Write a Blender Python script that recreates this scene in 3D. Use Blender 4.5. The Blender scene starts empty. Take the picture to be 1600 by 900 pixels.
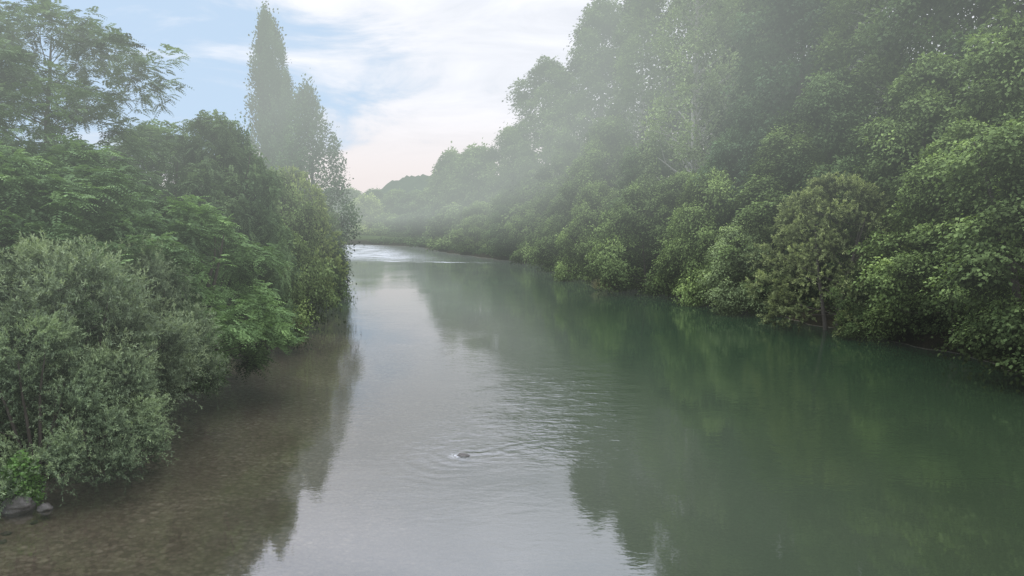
import bpy, math, random
import numpy as np
from mathutils import Vector
PI=math.pi
scene=bpy.context.scene
COL=scene.collection
F=1209.0; H=7.0
def X(px,D): return (px-800)/F*D

# ------------------------------------------------------------------ node helpers
class NT:
    def __init__(s,tree): s.t=tree; s.n=tree.nodes; s.l=tree.links
    def new(s,typ,**kw):
        n=s.n.new(typ)
        for k,v in kw.items(): setattr(n,k,v)
        return n
    def put(s,sock,v):
        if isinstance(v,bpy.types.NodeSocket): s.l.new(v,sock)
        else: sock.default_value=v
    def math(s,op,a,b=0.0,c=0.0,clamp=False):
        n=s.new('ShaderNodeMath',operation=op); n.use_clamp=clamp
        s.put(n.inputs[0],a); s.put(n.inputs[1],b); s.put(n.inputs[2],c); return n.outputs[0]
    def mr(s,v,a,b,c,d,smooth=False):
        n=s.new('ShaderNodeMapRange'); n.clamp=True
        if smooth: n.interpolation_type='SMOOTHSTEP'
        for i,q in enumerate((v,a,b,c,d)): s.put(n.inputs[i],q)
        return n.outputs[0]
    def mixc(s,f,a,b,mode='MIX'):
        n=s.new('ShaderNodeMix',data_type='RGBA',blend_type=mode)
        s.put(n.inputs[0],f); s.put(n.inputs[6],a); s.put(n.inputs[7],b); return n.outputs[2]
    def mixs(s,f,a,b):
        n=s.new('ShaderNodeMixShader'); s.put(n.inputs[0],f); s.l.new(a,n.inputs[1]); s.l.new(b,n.inputs[2]); return n.outputs[0]
    def noise(s,vec,scale,detail=3,rough=.5,dist=0):
        n=s.new('ShaderNodeTexNoise'); s.put(n.inputs['Vector'],vec); n.inputs['Scale'].default_value=scale
        n.inputs['Detail'].default_value=detail; n.inputs['Roughness'].default_value=rough; n.inputs['Distortion'].default_value=dist
        return n.outputs[0]
    def sep(s,v):
        n=s.new('ShaderNodeSeparateXYZ'); s.l.new(v,n.inputs[0]); return n.outputs
    def comb(s,x,y,z):
        n=s.new('ShaderNodeCombineXYZ'); s.put(n.inputs[0],x); s.put(n.inputs[1],y); s.put(n.inputs[2],z); return n.outputs[0]
def rgb(r,g,b): return (r,g,b,1)

# haze painted into each material as glow by position: thickens upriver, over the left bank and with height
hz=bpy.data.node_groups.new('PaintedHaze','ShaderNodeTree')
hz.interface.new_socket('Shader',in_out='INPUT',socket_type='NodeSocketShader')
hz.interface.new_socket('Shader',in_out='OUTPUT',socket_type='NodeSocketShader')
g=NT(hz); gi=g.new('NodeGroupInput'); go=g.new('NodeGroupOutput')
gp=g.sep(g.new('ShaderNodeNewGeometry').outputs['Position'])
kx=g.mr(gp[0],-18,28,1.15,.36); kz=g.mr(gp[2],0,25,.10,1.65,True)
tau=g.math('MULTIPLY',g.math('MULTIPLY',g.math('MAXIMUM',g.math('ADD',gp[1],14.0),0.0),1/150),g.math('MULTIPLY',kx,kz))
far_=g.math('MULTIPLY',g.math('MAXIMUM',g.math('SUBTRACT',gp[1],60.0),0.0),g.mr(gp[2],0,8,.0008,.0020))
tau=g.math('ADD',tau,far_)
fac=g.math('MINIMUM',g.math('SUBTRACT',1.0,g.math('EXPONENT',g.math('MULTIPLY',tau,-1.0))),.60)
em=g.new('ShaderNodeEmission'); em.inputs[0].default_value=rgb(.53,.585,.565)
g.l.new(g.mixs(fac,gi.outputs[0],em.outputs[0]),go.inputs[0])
def material(name):
    m=bpy.data.materials.new(name); m.use_nodes=True; m.node_tree.nodes.clear()
    m.cycles.emission_sampling='NONE'
    return m,NT(m.node_tree)
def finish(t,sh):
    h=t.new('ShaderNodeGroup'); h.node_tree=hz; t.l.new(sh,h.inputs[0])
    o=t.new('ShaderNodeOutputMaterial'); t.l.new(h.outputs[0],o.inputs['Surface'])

def leaf_mat():
    m,t=material('leaf')
    oi=t.new('ShaderNodeObjectInfo'); at=t.new('ShaderNodeAttribute',attribute_name='tint')
    f=at.outputs['Fac']
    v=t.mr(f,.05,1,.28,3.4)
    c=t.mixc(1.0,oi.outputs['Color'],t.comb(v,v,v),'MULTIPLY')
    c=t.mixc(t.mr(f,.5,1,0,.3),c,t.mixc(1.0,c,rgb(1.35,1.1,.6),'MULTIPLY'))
    hs=t.new('ShaderNodeHueSaturation'); hs.inputs['Saturation'].default_value=.88; t.l.new(c,hs.inputs['Color']); c=hs.outputs[0]
    d=t.new('ShaderNodeBsdfDiffuse'); t.l.new(c,d.inputs[0])
    tr=t.new('ShaderNodeBsdfTranslucent'); t.l.new(t.mixc(1.0,c,rgb(1.2,1.3,.7),'MULTIPLY'),tr.inputs[0])
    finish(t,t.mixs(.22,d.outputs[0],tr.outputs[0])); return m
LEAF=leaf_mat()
def bark_mat(name,c1,c2):
    m,t=material(name); tc=t.new('ShaderNodeTexCoord')
    mp=t.new('ShaderNodeMapping'); mp.inputs['Scale'].default_value=(6,6,1.2); t.l.new(tc.outputs['Object'],mp.inputs[0])
    n=t.noise(mp.outputs[0],1.5,5,.6); d=t.new('ShaderNodeBsdfDiffuse'); t.l.new(t.mixc(n,c1,c2),d.inputs[0])
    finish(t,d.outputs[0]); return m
BARK=bark_mat('bark',rgb(.035,.03,.024),rgb(.12,.105,.085))
PALEBARK=bark_mat('pale_bark',rgb(.2,.19,.16),rgb(.5,.48,.43))

# ------------------------------------------------------------------ terrain lines
RB=np.array([(-60,26),(20,25.3),(32,23.8),(44.5,21.7),(56,18.3),(78,11.8),(100,9.5),(113,7.5),(126,-1),(154,-13),(188,-23),(200,-38),(210,-130),(1e4,-131)],float)
LB=np.array([(-60,-14),(15,-13),(19.7,-12.7),(24,-12.7),(34,-13.2),(42,-14.5),(60,-16.4),(80,-20.5),(105,-25.5),(150,-35),(180,-43),(190,-62),(200,-140),(1e4,-141)],float)
def rbx(y): return np.interp(y,RB[:,0],RB[:,1])
def lbx(y): return np.interp(y,LB[:,0],LB[:,1])
def gz(x,y):
    x=np.asarray(x,float); y=np.asarray(y,float)
    a=x-lbx(y)+.35*np.sin(y*.9)+.25*np.sin(y*2.3+1); b=rbx(y)-x+.4*np.sin(y*.8+2)+.2*np.sin(y*2.1)
    s=np.minimum(a,b)
    inside=-np.minimum(.12+.07*np.maximum(a,0),.95)*np.clip(s/1.0,0,1)-.02
    o=np.maximum(-s,0)
    out=.95*(1-np.exp(-o/1.1))+np.minimum(o*.03,1.2)+.12*np.sin(x*.9)*np.sin(y*.7)*np.clip(o/3,0,1)
    return np.where(s>0,inside,out)
def zat(x,y): return float(gz(x,y))

def raw_mesh(name,V,Fa,mat,tint=None,smooth=False):
    V=np.ascontiguousarray(V,dtype=np.float32); Fa=np.ascontiguousarray(Fa,dtype=np.int32)
    k=Fa.shape[1]; me=bpy.data.meshes.new(name)
    me.vertices.add(len(V)); me.vertices.foreach_set('co',V.ravel())
    me.loops.add(Fa.size); me.loops.foreach_set('vertex_index',Fa.ravel())
    me.polygons.add(len(Fa)); me.polygons.foreach_set('loop_start',np.arange(len(Fa),dtype=np.int32)*k)
    if smooth: me.polygons.foreach_set('use_smooth',np.ones(len(Fa),bool))
    me.update(calc_edges=True)
    if tint is not None:
        a=me.attributes.new('tint','FLOAT','FACE'); a.data.foreach_set('value',np.ascontiguousarray(tint,dtype=np.float32))
    me.materials.append(mat); return me
def link(name,me,parent=None):
    o=bpy.data.objects.new(name,me); COL.objects.link(o)
    if parent: o.parent=parent
    return o
def grid(name,xs,ys,zf,mat):
    Xg,Yg=np.meshgrid(xs,ys); Z=zf(Xg,Yg); V=np.stack([Xg,Yg,Z],-1).reshape(-1,3)
    n=len(xs); m=len(ys); i=np.arange(n-1)[None,:]+n*np.arange(m-1)[:,None]; i=i.ravel()
    return link(name,raw_mesh(name,V,np.stack([i,i+1,i+n+1,i+n],1),mat,smooth=True))

# ground sheet (bed + banks)
m,t=material('ground')
pos=t.new('ShaderNodeNewGeometry').outputs['Position']; ps=t.sep(pos)
vo=t.new('ShaderNodeTexVoronoi'); t.l.new(pos,vo.inputs['Vector']); vo.inputs['Scale'].default_value=8
vo2=t.new('ShaderNodeTexVoronoi'); t.l.new(pos,vo2.inputs['Vector']); vo2.inputs['Scale'].default_value=3.6
st=t.sep(vo.outputs['Color']); st2=t.sep(vo2.outputs['Color'])
peb=t.mixc(st[0],rgb(.16,.135,.105),rgb(.33,.29,.235))
peb=t.mixc(t.math('MULTIPLY',t.mr(st2[1],.82,.86,0,1),t.mr(vo2.outputs['Distance'],.25,.4,.6,0)),peb,rgb(.52,.48,.4))
peb=t.mixc(t.mr(vo.outputs['Distance'],.3,.65,0,.35),peb,rgb(.085,.072,.055))
peb=t.mixc(t.mr(t.noise(pos,.35,4),.35,.65,0,.6),peb,rgb(.14,.12,.085))
soil=t.mixc(t.noise(pos,2.5,5),rgb(.010,.009,.006),rgb(.03,.026,.016))
far=t.mixc(t.noise(pos,.3,5),rgb(.03,.045,.015),rgb(.06,.085,.03))
soil=t.mixc(t.mr(ps[2],.9,1.6,0,1),soil,far)
c=t.mixc(t.mr(ps[2],-.02,.04,0,1),peb,soil)
d=t.new('ShaderNodeBsdfDiffuse'); t.l.new(c,d.inputs[0])
bp=t.new('ShaderNodeBump'); bp.inputs['Distance'].default_value=.05; t.l.new(t.math('ADD',vo.outputs['Distance'],t.noise(pos,5,4)),bp.inputs['Height']); t.l.new(bp.outputs[0],d.inputs['Normal'])
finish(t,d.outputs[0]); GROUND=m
xs=np.unique(np.concatenate([np.linspace(-3000,-160,12),np.arange(-160,-60,4),np.arange(-60,45,.6),np.arange(45,160,5),np.linspace(160,3000,12)]))
ys=np.unique(np.concatenate([np.linspace(-400,-20,8),np.arange(-20,130,.8),np.arange(130,280,2),np.linspace(280,4000,16)]))
o=grid('ground',xs,ys,gz,GROUND); o['kind']='structure'

# water
m,t=material('water')
pos=t.new('ShaderNodeNewGeometry').outputs['Position']; p=t.sep(pos)
rv=(X(722,22.3),22.3)
v1=t.comb(t.math('MULTIPLY',p[0],.6),p[1],0.0)
n1=t.noise(v1,2.2,3,.55,.6); n2=t.noise(v1,7,3,.55,.6)
n3=t.noise(t.comb(t.math('MULTIPLY',p[0],.12),t.math('MULTIPLY',p[1],.1),0.0),1.0,3,.6)
patch=t.math('MULTIPLY',t.mr(n3,.4,.62,.18,.75,True),t.mr(p[1],16,21,.5,1,True))
rif=t.math('MULTIPLY',t.mr(p[1],118,142,0,1,True),t.mr(p[1],225,200,0,1,True))
rif=t.math('MULTIPLY',rif,t.mr(t.math('ADD',p[0],t.math('MULTIPLY',t.math('SUBTRACT',p[1],120.0),.32)),-6,-16,.02,1,True))
lw=t.math('ADD',p[1],t.math('MULTIPLY',t.noise(t.comb(p[0],0.0,0.0),.25,2),8.0))
line=t.math('MULTIPLY',t.mr(t.math('ABSOLUTE',t.math('SUBTRACT',lw,t.math('SUBTRACT',123.0,t.math('MULTIPLY',p[0],.3)))),0,2.2,1,0,True),t.math('MULTIPLY',t.mr(p[0],-2,-9,0,1,True),t.mr(p[0],-24,-17,.3,1,True)))
dx=t.math('SUBTRACT',p[0],rv[0]); dy=t.math('SUBTRACT',p[1],rv[1])
r=t.math('SQRT',t.math('ADD',t.math('MULTIPLY',dx,dx),t.math('MULTIPLY',dy,dy)))
wob=t.math('MULTIPLY',t.noise(pos,.9,3),9.0)
ring=t.math('MULTIPLY',t.math('SINE',t.math('ADD',t.math('MULTIPLY',r,13.0),wob)),t.math('MULTIPLY',t.mr(r,.3,3.5,.5,0,True),t.mr(dx,.6,-.6,.15,1,True)))
u=t.math('ADD',t.math('MULTIPLY',dx,.86),t.math('MULTIPLY',dy,.5)); w=t.math('SUBTRACT',t.math('MULTIPLY',dy,.86),t.math('MULTIPLY',dx,.5))
w=t.math('ADD',w,t.math('MULTIPLY',t.math('SUBTRACT',t.noise(pos,1.3,2),.5),.8))
we=t.math('MULTIPLY',t.mr(t.math('ABSOLUTE',w),0,.9,1,0,True),t.math('MULTIPLY',t.mr(u,-.2,.4,0,1,True),t.mr(u,1,6,1,0,True)))
wake=t.math('MULTIPLY',t.math('SINE',t.math('ADD',t.math('MULTIPLY',w,13.0),t.math('MULTIPLY',wob,.5))),we)
zone=t.math('MULTIPLY',t.mr(t.math('ABSOLUTE',t.math('SUBTRACT',p[0],t.math('MULTIPLY',t.math('SUBTRACT',p[1],21.0),.16))),1.2,4.6,1,0,True),t.math('MULTIPLY',t.mr(p[1],20,23.5,0,1,True),t.mr(p[1],42,29,0,1,True)))
zone=t.math('MULTIPLY',zone,t.mr(t.noise(pos,.6,3),.35,.6,.3,1))
amp=t.math('ADD',patch,t.math('MULTIPLY',zone,3.3)); amp=t.math('ADD',amp,t.math('MULTIPLY',rif,5.0)); amp=t.math('ADD',amp,t.math('MULTIPLY',line,5.0))
hgt=t.math('ADD',t.math('MULTIPLY',n1,1.0),t.math('MULTIPLY',n2,.38))
hgt=t.math('MULTIPLY',hgt,amp)
hgt=t.math('ADD',hgt,t.math('MULTIPLY',t.math('ADD',ring,t.math('MULTIPLY',wake,1.5)),.4))
bp=t.new('ShaderNodeBump'); bp.inputs['Distance'].default_value=.011; t.l.new(hgt,bp.inputs['Height'])
fr=t.new('ShaderNodeFresnel'); fr.inputs['IOR'].default_value=1.88; t.l.new(bp.outputs[0],fr.inputs['Normal'])
gl=t.new('ShaderNodeBsdfGlossy'); gl.inputs['Roughness'].default_value=.025; gl.inputs[0].default_value=rgb(1,1,1); t.l.new(bp.outputs[0],gl.inputs['Normal'])
tp=t.new('ShaderNodeBsdfTransparent'); tp.inputs[0].default_value=rgb(.92,.89,.8)
df=t.new('ShaderNodeBsdfDiffuse')
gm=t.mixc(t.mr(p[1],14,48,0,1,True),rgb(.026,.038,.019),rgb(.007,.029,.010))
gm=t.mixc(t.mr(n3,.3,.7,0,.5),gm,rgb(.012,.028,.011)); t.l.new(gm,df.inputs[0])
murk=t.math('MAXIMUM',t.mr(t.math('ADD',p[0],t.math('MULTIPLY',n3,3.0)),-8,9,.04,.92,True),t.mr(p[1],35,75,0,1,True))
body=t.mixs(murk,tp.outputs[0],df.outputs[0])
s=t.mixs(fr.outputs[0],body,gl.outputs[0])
fo=t.noise(t.comb(t.math('MULTIPLY',p[0],.22),t.math('MULTIPLY',p[1],.45),0.0),1.0,6,.7,.5)
fd=t.new('ShaderNodeBsdfDiffuse'); fd.inputs[0].default_value=rgb(.85,.88,.92)
s=t.mixs(t.math('MULTIPLY',t.mr(fo,.38,.68,.08,.55),rif),s,fd.outputs[0])
s=t.mixs(t.math('MULTIPLY',t.mr(fo,.42,.56,0,.4),line),s,fd.outputs[0])
fx=t.math('ADD',dx,.2); fy=t.math('MULTIPLY',dy,1.3); rl2=t.math('SQRT',t.math('ADD',t.math('MULTIPLY',fx,fx),t.math('MULTIPLY',fy,fy)))
fs=t.math('MULTIPLY',t.mr(rl2,.08,.36,1,0,True),t.mr(t.noise(pos,14,4,.7),.45,.6,0,.4))
s=t.mixs(fs,s,fd.outputs[0])
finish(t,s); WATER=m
V=np.array([(-260,-40,0),(60,-40,0),(60,250,0),(-260,250,0)]); o=link('river',raw_mesh('river',V,[[0,1,2,3]],WATER)); o['kind']='structure'

# hills
m,t=material('hill_wood'); pos=t.new('ShaderNodeNewGeometry').outputs['Position']
d=t.new('ShaderNodeBsdfDiffuse'); t.l.new(t.mixc(t.noise(pos,.08,6,.7),rgb(.01,.022,.015),rgb(.06,.09,.045)),d.inputs[0]); finish(t,d.outputs[0]); HILL=m
rs=np.random.RandomState(5)
def hillz(x,y):
    px=800+F*x/900.0
    prof=np.interp(px,[-200,300,480,560,600,645,690,760,900,1300,2400],[16,24,26,28,34,54,58,50,42,42,40])
    z=prof*np.sin(np.clip((y-640)/520,0,1)*PI)**.7
    return z+3.2*np.sin(x*.09+1.3*np.sin(y*.05))*np.sin(y*.08)+1.8*np.sin(x*.33+y*.1)+rs.uniform(-2.2,2.2,x.shape)-3
o=grid('hills',np.arange(-750,900,5.0),np.arange(640,1165,7.0),hillz,HILL); o['kind']='structure'

# ------------------------------------------------------------------ foliage
def nrm(a): return a/np.maximum(np.linalg.norm(a,axis=-1,keepdims=True),1e-6)
def leaves(name,P,U,N,L,W,T):
    n=len(P); U=nrm(U); S=nrm(np.cross(U,N)); N=np.cross(S,U)
    L=np.broadcast_to(np.asarray(L,float),(n,))[:,None]; W=np.broadcast_to(np.asarray(W,float),(n,))[:,None]
    V=np.empty((n,4,3)); V[:,0]=P; V[:,1]=P+U*L*.45+S*W*.5+N*W*.12; V[:,2]=P+U*L-N*L*.08; V[:,3]=P+U*L*.45-S*W*.5+N*W*.12
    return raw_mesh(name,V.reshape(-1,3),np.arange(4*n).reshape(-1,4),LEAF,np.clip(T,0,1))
dome=lambda t:(1-t**2.4)**.55*(.8+.2*np.minimum(t*5,1))
egg=lambda t:np.sin(PI*np.clip(t,0,1)**.75)**.55*(1-.25*t)
skirt=lambda t:np.minimum(t*6+.7,1)*(1-t**2.2)**.6
tallp=lambda t:np.minimum(t*4+.45,1)*(1-t**3)**.5
spire=lambda t:np.minimum(t*4+.5,1)*(1-t**1.6)**.6
column=lambda t:np.minimum(t*5+.3,1)*(1-t)**.6*1.25
flat=lambda t:np.minimum(.35+t*1.0,1)*(1-t**4)**.5
def lobes(rs,n,R,z0,z1,prof,lr,inner=.35,jag=0):
    tt=(np.arange(n)+rs.rand(n))/n; tt=np.clip(tt,0.01,.985); ang=np.arange(n)*2.4+rs.uniform(-.6,.6,n)
    pr=prof(tt); rad=R*pr*rs.uniform(inner,.82+jag,n); rl=lr*R*rs.uniform(.6,1.3,n)*(.45+.55*pr)
    return np.stack([rad*np.cos(ang),rad*np.sin(ang),z0+(z1-z0)*tt],1),rl,ang
def crown(name,seed,R,z0,z1,prof,nl,lr,mc,cr,q,L,W,mode='cluster',lz=.75,up=.5,inner=.35,cflat=.5,jag=0,rmax=1.2,tj=.1):
    rs=np.random.RandomState(seed); C,rl,ang=lobes(rs,nl,R,z0,z1,prof,lr,inner,jag)
    ltint=rs.normal(0,.12,nl)
    out=np.stack([np.cos(ang),np.sin(ang),np.zeros(nl)],1)
    li=np.repeat(np.arange(nl),mc); n=len(li)
    dr=nrm(rs.normal(0,1,(n,3))+out[li]*.7+np.array([0,0,.35]))
    rr=rs.uniform(.4,rmax,n)**.8
    K=C[li]+dr*rl[li][:,None]*rr[:,None]*np.array([1,1,lz])
    K[:,2]=np.maximum(K[:,2],z0*.5+.15)
    kt=.40+ltint[li]+rs.normal(0,.09,n)+.32*(rr-.8)+.2*dr[:,2]  # inner leaves tinted darker, upper ones lighter: crown shading put into the colour
    outk=nrm(dr+out[li]*.5)
    if mode=='cluster':
        ki=np.repeat(np.arange(n),q); m_=len(ki)
        cs=rs.uniform(.6,1.35,n)
        off=rs.normal(0,1,(m_,3))*np.array([1,1,cflat])*cr*cs[ki][:,None]
        off[:,2]-=.35*(off[:,0]**2+off[:,1]**2)/cr
        off[:,2]-=.35*np.abs(rs.normal(0,1,m_))*cr*np.clip(.6-dr[ki][:,2],0,1)
        P=K[ki]+off
        U=nrm(off)*.7+rs.normal(0,.5,(m_,3))+outk[ki]*.4+np.array([0,0,up-.7])
        N=np.array([0,0,1.0])+outk[ki]*.6+rs.normal(0,.4,(m_,3))
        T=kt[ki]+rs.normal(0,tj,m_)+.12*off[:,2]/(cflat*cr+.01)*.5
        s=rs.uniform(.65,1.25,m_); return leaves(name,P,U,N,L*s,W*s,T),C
    if mode=='shoot':
        D_=nrm(outk*.8+rs.normal(0,.4,(n,3))+np.array([0,0,up])); ln=cr*rs.uniform(.5,1.5,n)
        ki=np.repeat(np.arange(n),q); m_=len(ki); tt=rs.rand(m_)
        P=K[ki]+D_[ki]*(ln[ki]*(tt-.3))[:,None]; P[:,2]-=.28*ln[ki]*tt**2; P+=rs.normal(0,.02,(m_,3))
        sd=rs.normal(0,1,(m_,3)); U=D_[ki]*.8+nrm(sd)*.75; N=rs.normal(0,.5,(m_,3))+np.array([0,0,1.0])
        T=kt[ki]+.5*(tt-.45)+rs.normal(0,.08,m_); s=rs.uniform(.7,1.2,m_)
        return leaves(name,P,U,N,L*s,W*s,T),C
    if mode=='frond':
        fq,kp=q; ki=np.repeat(np.arange(n),fq); nf=len(ki)
        D_=nrm(outk[ki]*.7+rs.normal(0,.75,(nf,3))*np.array([1,1,.45])+np.array([0,0,up])); ln=cr*rs.uniform(.7,1.25,nf)
        B=K[ki]+rs.normal(0,.16,(nf,3))*np.array([1,1,.7]); S=nrm(np.cross(D_,np.array([0,0,1.0])+rs.normal(0,.2,(nf,3)))); Nn=np.cross(S,D_)
        fi=np.repeat(np.arange(nf),2*kp); tt=np.tile(np.repeat((np.arange(kp)+.7)/kp,2),nf); sg=np.tile(np.tile([1.,-1.],kp),nf)
        P=B[fi]+D_[fi]*(ln[fi]*tt)[:,None]; P[:,2]-=.4*ln[fi]*tt**2
        U=S[fi]*sg[:,None]+D_[fi]*.35+rs.normal(0,.1,P.shape)-np.array([0,0,.25]); N=Nn[fi]+rs.normal(0,.25,P.shape)
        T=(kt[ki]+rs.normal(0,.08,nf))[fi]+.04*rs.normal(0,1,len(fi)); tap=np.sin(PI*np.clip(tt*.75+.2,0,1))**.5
        return leaves(name,P,U,N,L*tap,W*tap,T),C
def tubes(name,paths,mat,sides=7):
    V=[];Fa=[];b=0
    for pts,rad in paths:
        pts=np.array(pts,float); d=nrm(np.gradient(pts,axis=0))
        for i,(p_,dd,r_) in enumerate(zip(pts,d,rad)):
            a=np.cross(dd,[0.31,.95,.05]); a/=np.linalg.norm(a); c_=np.cross(dd,a)
            for k in range(sides):
                th=2*PI*k/sides; V.append(p_+(a*math.cos(th)+c_*math.sin(th))*r_)
            if i:
                for k in range(sides):
                    q0=b+(i-1)*sides+k; q1=b+(i-1)*sides+(k+1)%sides; Fa.append((q0,q1,q1+sides,q0+sides))
        b+=len(pts)*sides
    return raw_mesh(name,V,Fa,mat,smooth=True)
def trunk(seed,C,top,r0,lean=.03,stems=1,mat=None,maxl=26,twigs=2,br=.33):
    rs=np.random.RandomState(seed); paths=[]; mains=[]
    for s_ in range(stems):
        a=rs.uniform(0,2*PI); sp=.22*top if stems>1 else lean*top
        n=9; tt=np.linspace(0,1,n); wob=np.cumsum(rs.normal(0,.012*top,(n,2)),0)
        if stems==1: wob*=.5
        pts=np.stack([math.cos(a)*sp*tt**1.3+wob[:,0]*tt+(.25*math.cos(a) if stems>1 else 0),math.sin(a)*sp*tt**1.3+wob[:,1]*tt+(.25*math.sin(a) if stems>1 else 0),top*tt-.4*(1-tt)],1)
        rad=r0*(1-tt)**.8+.02; rad[0]*=1.35; paths.append((pts,rad)); mains.append(pts)
    idx=rs.permutation(len(C))[:maxl]
    for i in idx:
        c=C[i]; mn=mains[rs.randint(stems)]; hz_=max(.15*top,c[2]-.45*np.hypot(c[0],c[1])-.04*top); hz_=min(hz_,mn[-1,2]*.95)
        st=np.array([np.interp(hz_,mn[:,2],mn[:,k]) for k in range(3)]); e=c
        mid=(st+e)/2+rs.normal(0,.05*np.linalg.norm(e-st),3); tt=np.linspace(0,1,6)[:,None]
        pts=(1-tt)**2*st+2*tt*(1-tt)*mid+tt**2*e; rr=r0*br*(1-hz_/top*.7)
        paths.append((pts,np.linspace(rr,max(.012,rr*.2),6)))
        for k in range(twigs):
            s0=pts[3+rs.randint(2)]; e2=e+rs.normal(0,.03*top,3); paths.append((np.linspace(s0,e2,4),np.linspace(rr*.4,.01,4)))
    return tubes('trunk',paths,mat or BARK,6)
PROTO={}
def proto(key,seed,height,top,r0,stems=1,mat=None,maxl=26,br=.33,**kw):
    cm,C=crown('crown',seed,**kw); tm=trunk(seed+100,C,top,r0,stems=stems,mat=mat,maxl=maxl,br=br)
    PROTO[key]=(cm,tm,height,kw['R'])
for k in range(2):
    proto('tall%d'%k,10+k,32,30,.42,maxl=40,R=6.0,z0=2.5,z1=31,prof=tallp,nl=58,lr=.34,mc=18,cr=.55,q=50,L=.36,W=.25,cflat=.4,lz=1.0)
proto('tall2',12,32,30.5,.42,maxl=60,mat=PALEBARK,R=5.2,z0=4,z1=31,prof=spire,nl=74,lr=.26,mc=15,cr=.42,q=44,L=.32,W=.22,cflat=.8,lz=1.9,up=.9,jag=.15)
proto('pale',20,31,30.5,.45,mat=PALEBARK,maxl=60,br=.4,R=4.6,z0=7,z1=30.3,prof=spire,nl=60,lr=.26,mc=11,cr=.38,q=38,L=.28,W=.2,up=.9,cflat=.8,lz=1.6,jag=.15)
for k in range(2):
    proto('mid%d'%k,30+k,16,14.5,.26,R=5,z0=.8,z1=15.3,prof=egg,nl=46,lr=.31,mc=21,cr=.42,q=48,L=.25,W=.17,cflat=.36,jag=.15,lz=.95)
for k in range(3):
    proto('bush%d'%k,40+k,9,6.5,.12,stems=4,R=4.2,z0=.35,z1=8.4,prof=skirt,nl=40,lr=.31,mc=27,cr=.34,q=46,L=.2,W=.135,inner=.35,cflat=.36,jag=.18,rmax=1.35,lz=1.0)
proto('maple',50,11,9.5,.2,stems=2,R=4,z0=1.0,z1=10.4,prof=dome,nl=38,lr=.29,mc=33,cr=.34,q=46,L=.17,W=.14,inner=.45,cflat=.24,jag=.2,rmax=1.5,lz=.8)
proto('olive',55,9,6.5,.12,stems=5,R=4.3,z0=.5,z1=8.5,prof=dome,nl=60,lr=.26,mc=42,cr=.5,q=30,L=.15,W=.055,mode='shoot',up=.35,inner=.6)
proto('lombardy',60,27,25.5,.4,maxl=30,R=2.6,z0=2,z1=25.8,prof=column,nl=92,lr=.18,mc=11,cr=.25,q=36,L=.25,W=.17,lz=4.4,up=1.9,cflat=2.6,inner=.1,jag=.5,tj=.05)
proto('airy',62,20,18.5,.2,maxl=60,R=4.2,z0=1.5,z1=18.6,prof=lambda t:np.minimum(t*4+.5,1)*(1-t)**.7*1.25,nl=84,lr=.14,mc=10,cr=.26,q=28,L=.24,W=.17,lz=2.8,up=1.3,cflat=1.9,inner=.1,jag=.4,tj=.05)
proto('locust0',70,16,14.8,.24,maxl=50,br=.25,R=7.5,z0=4.5,z1=15.4,prof=flat,nl=84,lr=.22,mc=18,cr=.55,q=(7,8),L=.16,W=.065,mode='frond',lz=.55,up=.1,inner=.15,jag=.1,rmax=1.4)
proto('locust1',71,10,8,.14,stems=3,R=4.2,z0=.9,z1=9.4,prof=egg,nl=42,lr=.28,mc=19,cr=.62,q=(8,8),L=.18,W=.075,mode='frond',lz=.6,up=-.1,inner=.4,jag=.2,rmax=1.35)
proto('willow0',80,7,5,.09,stems=6,R=3.2,z0=.5,z1=6.0,prof=dome,nl=26,lr=.27,mc=100,cr=1.1,q=40,L=.13,W=.03,mode='shoot',up=.7,inner=.3,lz=1.1,jag=.35,rmax=1.55)
proto('far',90,8,6,.15,stems=2,R=4.5,z0=.3,z1=7.7,prof=dome,nl=30,lr=.36,mc=16,cr=.45,q=30,L=.42,W=.3,inner=.4)
proto('fartall',91,20,17,.3,R=7,z0=1,z1=19.5,prof=egg,nl=36,lr=.32,mc=20,cr=.7,q=28,L=.62,W=.46)

GREEN=(.068,.102,.028); DARK=(.045,.073,.025); BRIGHT=(.084,.124,.032); OLIVE=(.100,.122,.044); PALE=(.125,.168,.066)
SILVER=(.080,.108,.060); YELL=(.105,.136,.038); BLUE=(.044,.075,.034); MID=(.070,.105,.030)
rr_=random.Random(3)
def plant(key,px,D,h,col,name,label,cat='tree',group=None,R=None,dx=0,rot=None,lean=None):
    cm,tm,ph,pr=PROTO[key]; x=X(px,D)+dx
    z=max(zat(x,D),-.1); sz=(h-z)/ph; sx=(R/pr) if R else sz
    e=bpy.data.objects.new(name,None); COL.objects.link(e)
    e.location=(x,D,z-.05); e.rotation_euler=(lean[0] if lean else 0,lean[1] if lean else 0,rot if rot is not None else rr_.uniform(0,6.28)); e.scale=(sx,sx,sz); e.empty_display_size=.5
    c=link('crown',cm,e); c.color=(*col,1); link('trunk' if cat=='tree' else 'stem',tm,e)
    e['label']=label; e['category']=cat
    if group: e['group']=group
    return e
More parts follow.
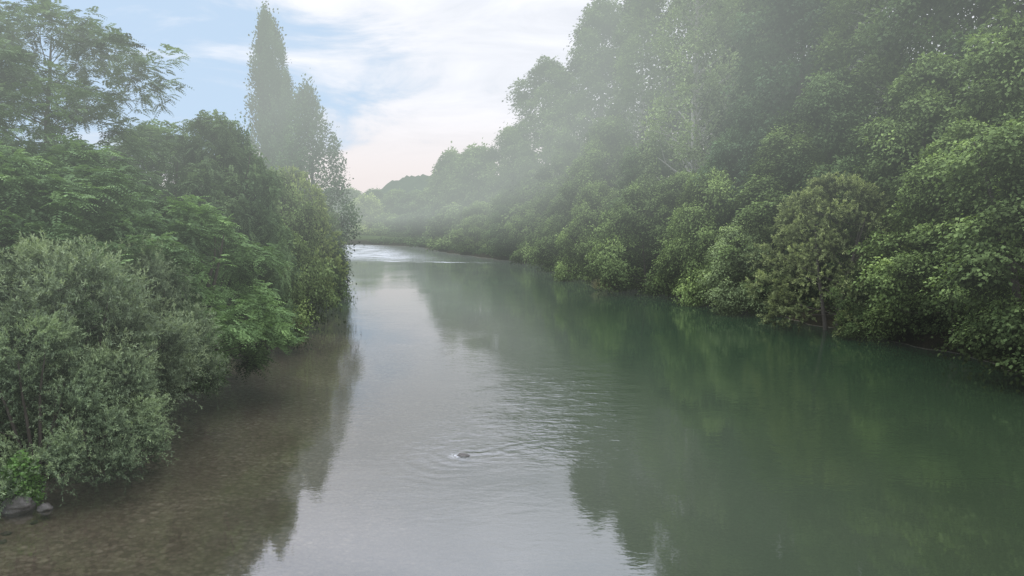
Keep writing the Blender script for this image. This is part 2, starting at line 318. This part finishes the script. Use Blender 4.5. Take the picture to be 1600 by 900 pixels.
# ---- right bank, tall row
TG='tall trees on the right bank'
plant('tall0',1680,47,30,GREEN,'broadleaf_tree','tall dense green tree at the right edge of the frame, its top out of view','tree',TG)
plant('tall1',1510,53,32,DARK,'broadleaf_tree','tall dark green tree behind the riverside maple on the right','tree',TG)
plant('tall2',1375,59,33,MID,'broadleaf_tree','tall upright tree rising behind the round olive bush','tree',TG,R=5.5)
plant('tall0',1235,67,33,BLUE,'broadleaf_tree','tall deep green tree just right of the pale trunked poplar','tree',TG)
plant('pale',1085,74,34,PALE,'poplar_tree','tall light green poplar with a pale trunk on the right bank','tree',TG,R=4.8)
plant('tall2',1005,95,37,GREEN,'broadleaf_tree','tall misty tree behind and left of the pale trunked poplar','tree',TG,R=6)
plant('tall0',935,110,37.5,GREEN,'broadleaf_tree','tall misty tree whose rounded top steps down left toward the river bend','tree',TG,R=6.6)
plant('tall1',858,128,33,GREEN,'broadleaf_tree','leftmost of the very tall hazy trees on the right bank, with rounded head','tree',TG,R=7.6)
plant('tall1',1130,96,45,DARK,'broadleaf_tree','tall tree set back behind the pale trunked poplar','tree',TG)
plant('tall2',1165,80,36,MID,'broadleaf_tree','tall slender tree between the pale trunked poplar and the deep green tree','tree',TG,R=5)
plant('tall0',1300,84,36,DARK,'broadleaf_tree','tall tree set back from the river in the upper right wood','tree',TG)
MG='middle height trees on the right bank'
plant('mid0',1580,43,18,MID,'broadleaf_tree','mid height tree above the maple near the right edge','tree',MG)
plant('mid1',1445,48,17,MID,'broadleaf_tree','mid height tree with spreading boughs right of the olive bush','tree',MG)
plant('mid0',1385,53,14,DARK,'broadleaf_tree','mid height tree peering over the right shoulder of the olive bush','tree',MG,R=5)
plant('mid0',1290,57,18,DARK,'broadleaf_tree','mid height dark tree just above and behind the olive bush','tree',MG)
plant('mid1',1225,58,14,GREEN,'broadleaf_tree','mid height tree beside the left shoulder of the olive bush','tree',MG,R=5)
plant('mid1',1170,65,17,BLUE,'broadleaf_tree','mid height dark tree between the olive bush and the pale poplar','tree',MG,R=4.5)
plant('mid0',1070,70,11.5,MID,'broadleaf_tree','mid height tree above the full bright bush on the right bank','tree',MG,R=4.3)
plant('mid0',1010,79,15,DARK,'broadleaf_tree','mid height tree left of the pale poplar foot','tree',MG,R=4.5)
plant('mid1',950,93,19,GREEN,'broadleaf_tree','mid height hazy tree above the reed tuft on the right bank','tree',MG)
plant('mid0',885,111,18,GREEN,'broadleaf_tree','mid height hazy tree below the stepped tall tree tops','tree',MG)
plant('mid1',822,133,19,GREEN,'broadleaf_tree','mid height hazy tree below the leftmost very tall tree','tree',MG)
plant('mid0',800,148,25,GREEN,'broadleaf_tree','slim misty tree leaning out left of the very tall row','tree',MG,R=6)
plant('fartall',745,170,22.5,GREEN,'broadleaf_tree','low rounded misty tree where the right bank meets the sky','tree',MG,R=8)
plant('fartall',708,186,23,GREEN,'broadleaf_tree','misty tree beside the river bend, left of the low rounded one','tree',MG,R=6.2)
plant('fartall',676,206,15,GREEN,'broadleaf_tree','smallest misty tree at the outside of the river bend','tree',MG,R=6)
# ---- right bank, edge
EG='bushes along the right waterline'
plant('maple',1640,32,11.8,MID,'maple_tree','nearest maple on the right, boughs drooping to the water','tree',R=4.4)
plant('maple',1500,40.5,12,BRIGHT,'maple_tree','bright leaved maple overhanging the dark water, second from the right edge','tree',R=4.1,dx=.3,rot=2.5)
plant('bush0',1395,45,5.0,MID,'riverside_bush','low bush with leaves touching the water right of the olive bush','bush',EG,R=2.4,dx=-.5)
plant('olive',1318,47.8,9.8,OLIVE,'willow_bush','large rounded olive bush over the right waterline','bush',R=4.7,dx=-.6)
plant('bush1',1180,57.5,7,PALE,'riverside_bush','pale green drooping bush left of the large olive bush','bush',EG,R=3.2,dx=-.6)
plant('bush2',1122,64,11,BRIGHT,'riverside_bush','full bright green bush in the middle of the right waterline','bush',EG,R=4.2,dx=-.4)
plant('bush0',1020,73,11,MID,'riverside_bush','wide green bush right of the reed tuft','bush',EG,R=4.8,dx=-.4)
plant('bush1',930,86,11,BRIGHT,'riverside_bush','yellowish green bush just left of the reed tuft','bush',EG,R=4)
plant('bush2',890,100,10.5,MID,'riverside_bush','leafy hazy bush where the right bank juts furthest left','bush',EG,R=4)
plant('bush0',850,117,10.5,MID,'riverside_bush','hazy bush beyond the jutting one on the right bank','bush',EG,R=4.5)
plant('bush1',800,131,10,DARK,'riverside_bush','hazy bush beside the right end of the riffle','bush',EG,R=4.8)
plant('bush2',752,146,10,BRIGHT,'riverside_bush','hazy light bush beside the middle of the riffle','bush',EG,R=5.2)
plant('far',712,163,9.5,MID,'riverside_bush','misty bush beside the far part of the riffle','bush',EG,R=6)
plant('far',674,186,9.5,DARK,'riverside_bush','misty bush at the outer corner of the bend','bush',EG,R=6)
plant('far',640,208,8,DARK,'riverside_bush','misty dark bush at the head of the visible water','bush',EG,R=6)
# ---- far bank
FG='bushes on the far bank past the riffle'
for px,D,h,c,lb in ((606,216,8,BRIGHT,'small bright bush closing the river view, right of two'),(574,218,13,(.15,.19,.045),'light yellow green willow closing the river view'),(536,220,8,DARK,'dark hazy bush closing the river view at the left bank'),(500,222,9,MID,'far hazy bush mostly behind the left bank')):
    plant('far',px,D,h,c,'riverside_bush',lb,'bush',FG,R=6)
for i,(px,D,h) in enumerate(((480,330,20),(520,340,20),(550,320,19),(585,330,19),(620,310,18),(652,290,17),(700,330,22))):
    plant('fartall',px,D,h,DARK if i%2 else GREEN,'distant_tree','faint misty tree far behind the river bend','tree','distant trees behind the bend',R=9)
# ---- left bank
plant('lombardy',426,76,26.8,BLUE,'poplar_tree','tall columnar poplar spire on the left bank',R=2.7)
plant('lombardy',452,75.5,21,BLUE,'poplar_tree','shorter columnar poplar touching the right side of the tall spire',R=1.8,rot=2)
plant('airy',484,72,19.8,BLUE,'poplar_tree','loose open poplar right of the tall spire',R=4.2)
plant('airy',378,40.5,12.1,BLUE,'young_tree','small open topped tree just left of the tall spire',R=2.3)
plant('locust1',395,40,10.8,(.058,.095,.038),'locust_tree','narrow locust standing in front of the foot of the poplar spire',R=1.9)
plant('locust0',60,33,15.9,(.064,.10,.048),'locust_tree','tall feathery locust with spreading boughs in the upper left corner',R=7.6,rot=.6)
plant('locust0',-160,28,14.5,(.064,.10,.048),'locust_tree','feathery locust cut off by the left frame edge',R=6.5)
plant('locust1',255,41,12.2,(.064,.105,.042),'locust_tree','feathery locust below and right of the tall one, set back',R=4.8)
plant('locust1',338,40,12.6,(.064,.1,.042),'locust_tree','feathery locust below the small open topped tree',R=3.4)
plant('locust1',292,31,8.0,(.078,.135,.042),'locust_tree','low locust whose green fronds hang over the left waterline',R=3.9)
plant('locust1',110,28,10,(.070,.118,.044),'locust_tree','locust filling the left side behind the silvery willow',R=4.6)
plant('locust1',-30,24,9.5,(.070,.118,.044),'locust_tree','locust at the left frame edge above the silvery willow',R=4)
plant('locust1',190,27,7.6,(.066,.112,.042),'locust_tree','low locust showing between the silvery willow and the taller locusts',R=2.8)
plant('willow0',92,22.3,6.8,SILVER,'willow_bush','large silvery green willow bush on the left bank','bush',R=2.8,rot=1.0)
plant('willow0',226,26,6.6,SILVER,'willow_bush','silvery willow bush reaching right in front of the low locust','bush',R=2.0,rot=3.0,dx=-.4)
plant('willow0',38,20.0,4.8,(.074,.106,.055),'willow_bush','silvery willow bush cut by the left frame edge, above the rocks','bush',R=2.0,rot=4.6)
plant('willow0',138,20.8,3.7,(.080,.112,.06),'willow_bush','low willow bush dipping into the shallows, nearest the water','bush',R=1.6,rot=2.2)
LG='bushes along the left waterline'
plant('bush0',398,43,7.8,MID,'riverside_bush','mid green bush right of the low locust fronds','bush',LG,R=3.0)
plant('bush1',424,51,10.2,MID,'riverside_bush','tall mid green bush below the poplar spire','bush',LG,R=3.5)
plant('olive',458,58,10.8,YELL,'willow_bush','yellow green willow bush on the left bank below the poplars','bush',R=3.6)
plant('bush2',482,66,8.0,DARK,'riverside_bush','dark bush leaning furthest out over the left water','bush',LG,R=3.4)
plant('bush0',470,80,10,MID,'riverside_bush','hazy bush beyond the one leaning over the left water','bush',LG,R=4.3)
plant('bush1',474,97,9.5,MID,'riverside_bush','hazier bush further up the left bank','bush',LG,R=4.5)
plant('far',474,125,11,MID,'riverside_bush','misty bush on the left bank beside the riffle','bush',LG,R=6)
plant('far',470,160,12,MID,'riverside_bush','faintest misty bush on the left bank before the bend','bush',LG,R=7)
BG='trees set back on the left bank'
plant('mid0',330,70,13,GREEN,'broadleaf_tree','set back tree seen between the locusts and the poplar spire','tree',BG)
plant('mid1',180,55,12,GREEN,'broadleaf_tree','set back tree behind the left locusts','tree',BG)
plant('mid0',30,50,12,GREEN,'broadleaf_tree','set back tree behind the tall corner locust','tree',BG)
plant('mid1',440,95,15,GREEN,'broadleaf_tree','set back tree behind the foot of the poplar spire','tree',BG)

# small plants
def small(name,label,cat,px,D,n,R,hh,L,W,col,up=.8,seed=1,dx=0):
    rs=np.random.RandomState(seed); a=rs.uniform(0,6.28,n); r=R*rs.rand(n)**.6; z=hh*rs.rand(n)
    P=np.stack([r*np.cos(a),r*np.sin(a),z*(1-.4*r/R)],1); U=rs.normal(0,.5,(n,3))+np.stack([np.cos(a),np.sin(a),np.full(n,up)],1)*.7
    me=leaves('foliage',P,U,rs.normal(0,.6,(n,3))+[0,0,1],L*rs.uniform(.6,1.2,n),W,.45+rs.normal(0,.15,n))
    x=X(px,D)+dx; o=link(name,me); o.location=(x,D,max(zat(x,D),0)); o.color=(*col,1); o['label']=label; o['category']=cat; return o
small('reed_clump','yellow reed tuft standing at the right waterline','reeds',946,74.5,700,1.0,.9,.8,.05,(.15,.14,.07),2.2,2)
small('shrub','reddish brown low shrub on the left waterline','shrub',436,42.4,2500,1.2,1.7,.14,.08,(.11,.075,.04),.6,3)
small('leafy_plant','small bright green plant at the lower left frame edge','plant',0,18.5,1500,.42,1.4,.13,.07,(.085,.17,.035),.5,8,dx=.2)
# undergrowth along both banks
rs=np.random.RandomState(9); n=90000
yy=12+188*rs.rand(n)**1.6; side=rs.rand(n)<.5; off=rs.rand(n)**1.2*9+np.where(side,.6,-.1)
xx=np.where(side,rbx(yy)+off,lbx(yy)-off); clump=np.sin(xx*1.7+np.sin(yy*1.3)*2)*np.sin(yy*1.1+1)
zz=np.maximum(gz(xx,yy),0)+rs.rand(n)*(.5+.5*clump)*.9
sc=.8+yy/70
me=leaves('undergrowth',np.stack([xx,yy,zz],1),rs.normal(0,.6,(n,3))+[0,0,.4],rs.normal(0,.5,(n,3))+[0,0,1],.14*sc,.09*sc,.3+.15*clump+rs.normal(0,.1,n))
o=link('undergrowth',me); o.color=(*DARK,1); o['kind']='stuff'; o['label']='low dark undergrowth covering both river banks'; o['category']='undergrowth'

# rocks
m,t=material('stone'); tc=t.new('ShaderNodeTexCoord').outputs['Object']
c=t.mixc(t.noise(tc,4,6,.65),rgb(.025,.024,.021),rgb(.12,.108,.092)); c=t.mixc(t.mr(t.noise(tc,1.5,3),.5,.65,0,.6),c,rgb(.035,.035,.022))
b=t.new('ShaderNodeBsdfPrincipled'); t.l.new(c,b.inputs['Base Color']); b.inputs['Roughness'].default_value=.6
bp=t.new('ShaderNodeBump'); bp.inputs['Distance'].default_value=.04; t.l.new(t.noise(tc,9,6,.6),bp.inputs['Height']); t.l.new(bp.outputs[0],b.inputs['Normal'])
finish(t,b.outputs[0]); STONE=m
import bmesh
from mathutils import noise as mn
def rock(label,x,y,z,sx,sy,sz,seed,group=None):
    bm=bmesh.new(); bmesh.ops.create_icosphere(bm,subdivisions=4,radius=1)
    for v in bm.verts:
        q=v.co*1.1+Vector((seed*7.1,seed*3.3,0)); v.co*=1+.32*mn.noise(q)+.12*mn.noise(q*2.7)+.04*mn.noise(q*7)
        v.co.x*=sx; v.co.y*=sy; v.co.z*=sz
    me=bpy.data.meshes.new('rock'); bm.to_mesh(me); bm.free(); me.materials.append(STONE)
    for pl in me.polygons: pl.use_smooth=True
    o=link('rock',me); o.location=(x,y,z); o['label']=label; o['category']='rock'
    if group: o['group']=group
rock('small grey brown rock breaking the surface in midstream with ripples round it',rv[0],rv[1],-.06,.2,.11,.12,1)
rock('largest grey rock on the shore at the lower left frame edge',X(4,18.1),18.1,.1,.34,.3,.24,2)
rock('mid sized grey rock in the water below the willow bush',X(48,18.1),18.1,.02,.18,.16,.12,3)
rs=np.random.RandomState(12)
for i in range(6):
    y=rs.uniform(15.5,18.0); x=-12.4+rs.rand()*.9+ (19-y)*.2
    rock('small stone lying in the shallows at the lower left shore',x,y,float(gz(x,y))+.01,rs.uniform(.07,.12),rs.uniform(.07,.11),rs.uniform(.04,.06),20+i,'stones in the lower left shallows')

# ------------------------------------------------------------------ sky
w=bpy.data.worlds.new('World'); scene.world=w; w.use_nodes=True; w.node_tree.nodes.clear(); t=NT(w.node_tree)
EL=math.radians(50); AZ=math.radians(-75)
sk=t.new('ShaderNodeTexSky',sky_type='NISHITA'); sk.sun_disc=False; sk.sun_elevation=EL; sk.sun_rotation=AZ
dirv=t.new('ShaderNodeTexCoord').outputs['Generated']; dd=t.sep(dirv)
zc=t.math('ADD',t.math('MAXIMUM',dd[2],0.0),.16)
pv=t.comb(t.math('DIVIDE',dd[0],zc),t.math('DIVIDE',dd[1],zc),0.0)
pv2=t.comb(t.math('MULTIPLY',dd[0],3.0),t.math('MULTIPLY',dd[1],1.5),t.math('MULTIPLY',dd[2],11.0))
nn=t.math('ADD',t.math('MULTIPLY',t.noise(pv,.9,8,.55,.6),.35),t.math('MULTIPLY',t.noise(pv2,1.25,8,.58,.7),.75))
cov=t.math('ADD',nn,t.math('MULTIPLY',t.math('ADD',dd[0],.17),.6))
cov=t.math('ADD',cov,t.mr(dd[2],.10,.0,0,.22)); cov=t.math('ADD',cov,t.mr(dd[2],.22,.45,0,.25))
cm=t.mr(cov,.42,.62,0,1,True)
blue=t.mixc(.9,sk.outputs[0],rgb(6.2,7.6,9.6))
white=t.mixc(t.mr(nn,.4,.65,0,1),rgb(7.9,8.0,8.7),rgb(10.4,10.2,10.8))
pink=t.mixc(t.mr(dd[2],.17,.03,0,.9,True),white,rgb(9.5,8.4,8.2))
col=t.mixc(cm,blue,pink)
bright=t.mr(dd[2],.24,.5,1.0,2.5,True)
col=t.mixc(1.0,col,t.comb(t.math('MULTIPLY',bright,.96),bright,t.math('POWER',bright,1.1)),'MULTIPLY')
bg=t.new('ShaderNodeBackground'); t.l.new(col,bg.inputs[0]); bg.inputs[1].default_value=.1
wo=t.new('ShaderNodeOutputWorld'); t.l.new(bg.outputs[0],wo.inputs[0])
sl=bpy.data.lights.new('sun','SUN'); sl.energy=1.6; sl.angle=math.radians(10); sl.color=(1,.95,.87)
so=bpy.data.objects.new('sun',sl); COL.objects.link(so)
sd=Vector((math.sin(AZ)*math.cos(EL),math.cos(AZ)*math.cos(EL),math.sin(EL))); so.rotation_euler=sd.to_track_quat('Z','Y').to_euler()

cam=bpy.data.cameras.new('camera'); co=bpy.data.objects.new('camera',cam); COL.objects.link(co)
co.location=(0,0,H); co.rotation_euler=(math.radians(90-5.2),0,0); cam.sensor_width=36; cam.lens=36*F/1600; cam.clip_end=6000; cam.clip_start=.1
scene.camera=co
scene.view_settings.view_transform='Standard'; scene.view_settings.look='None'; scene.view_settings.exposure=0
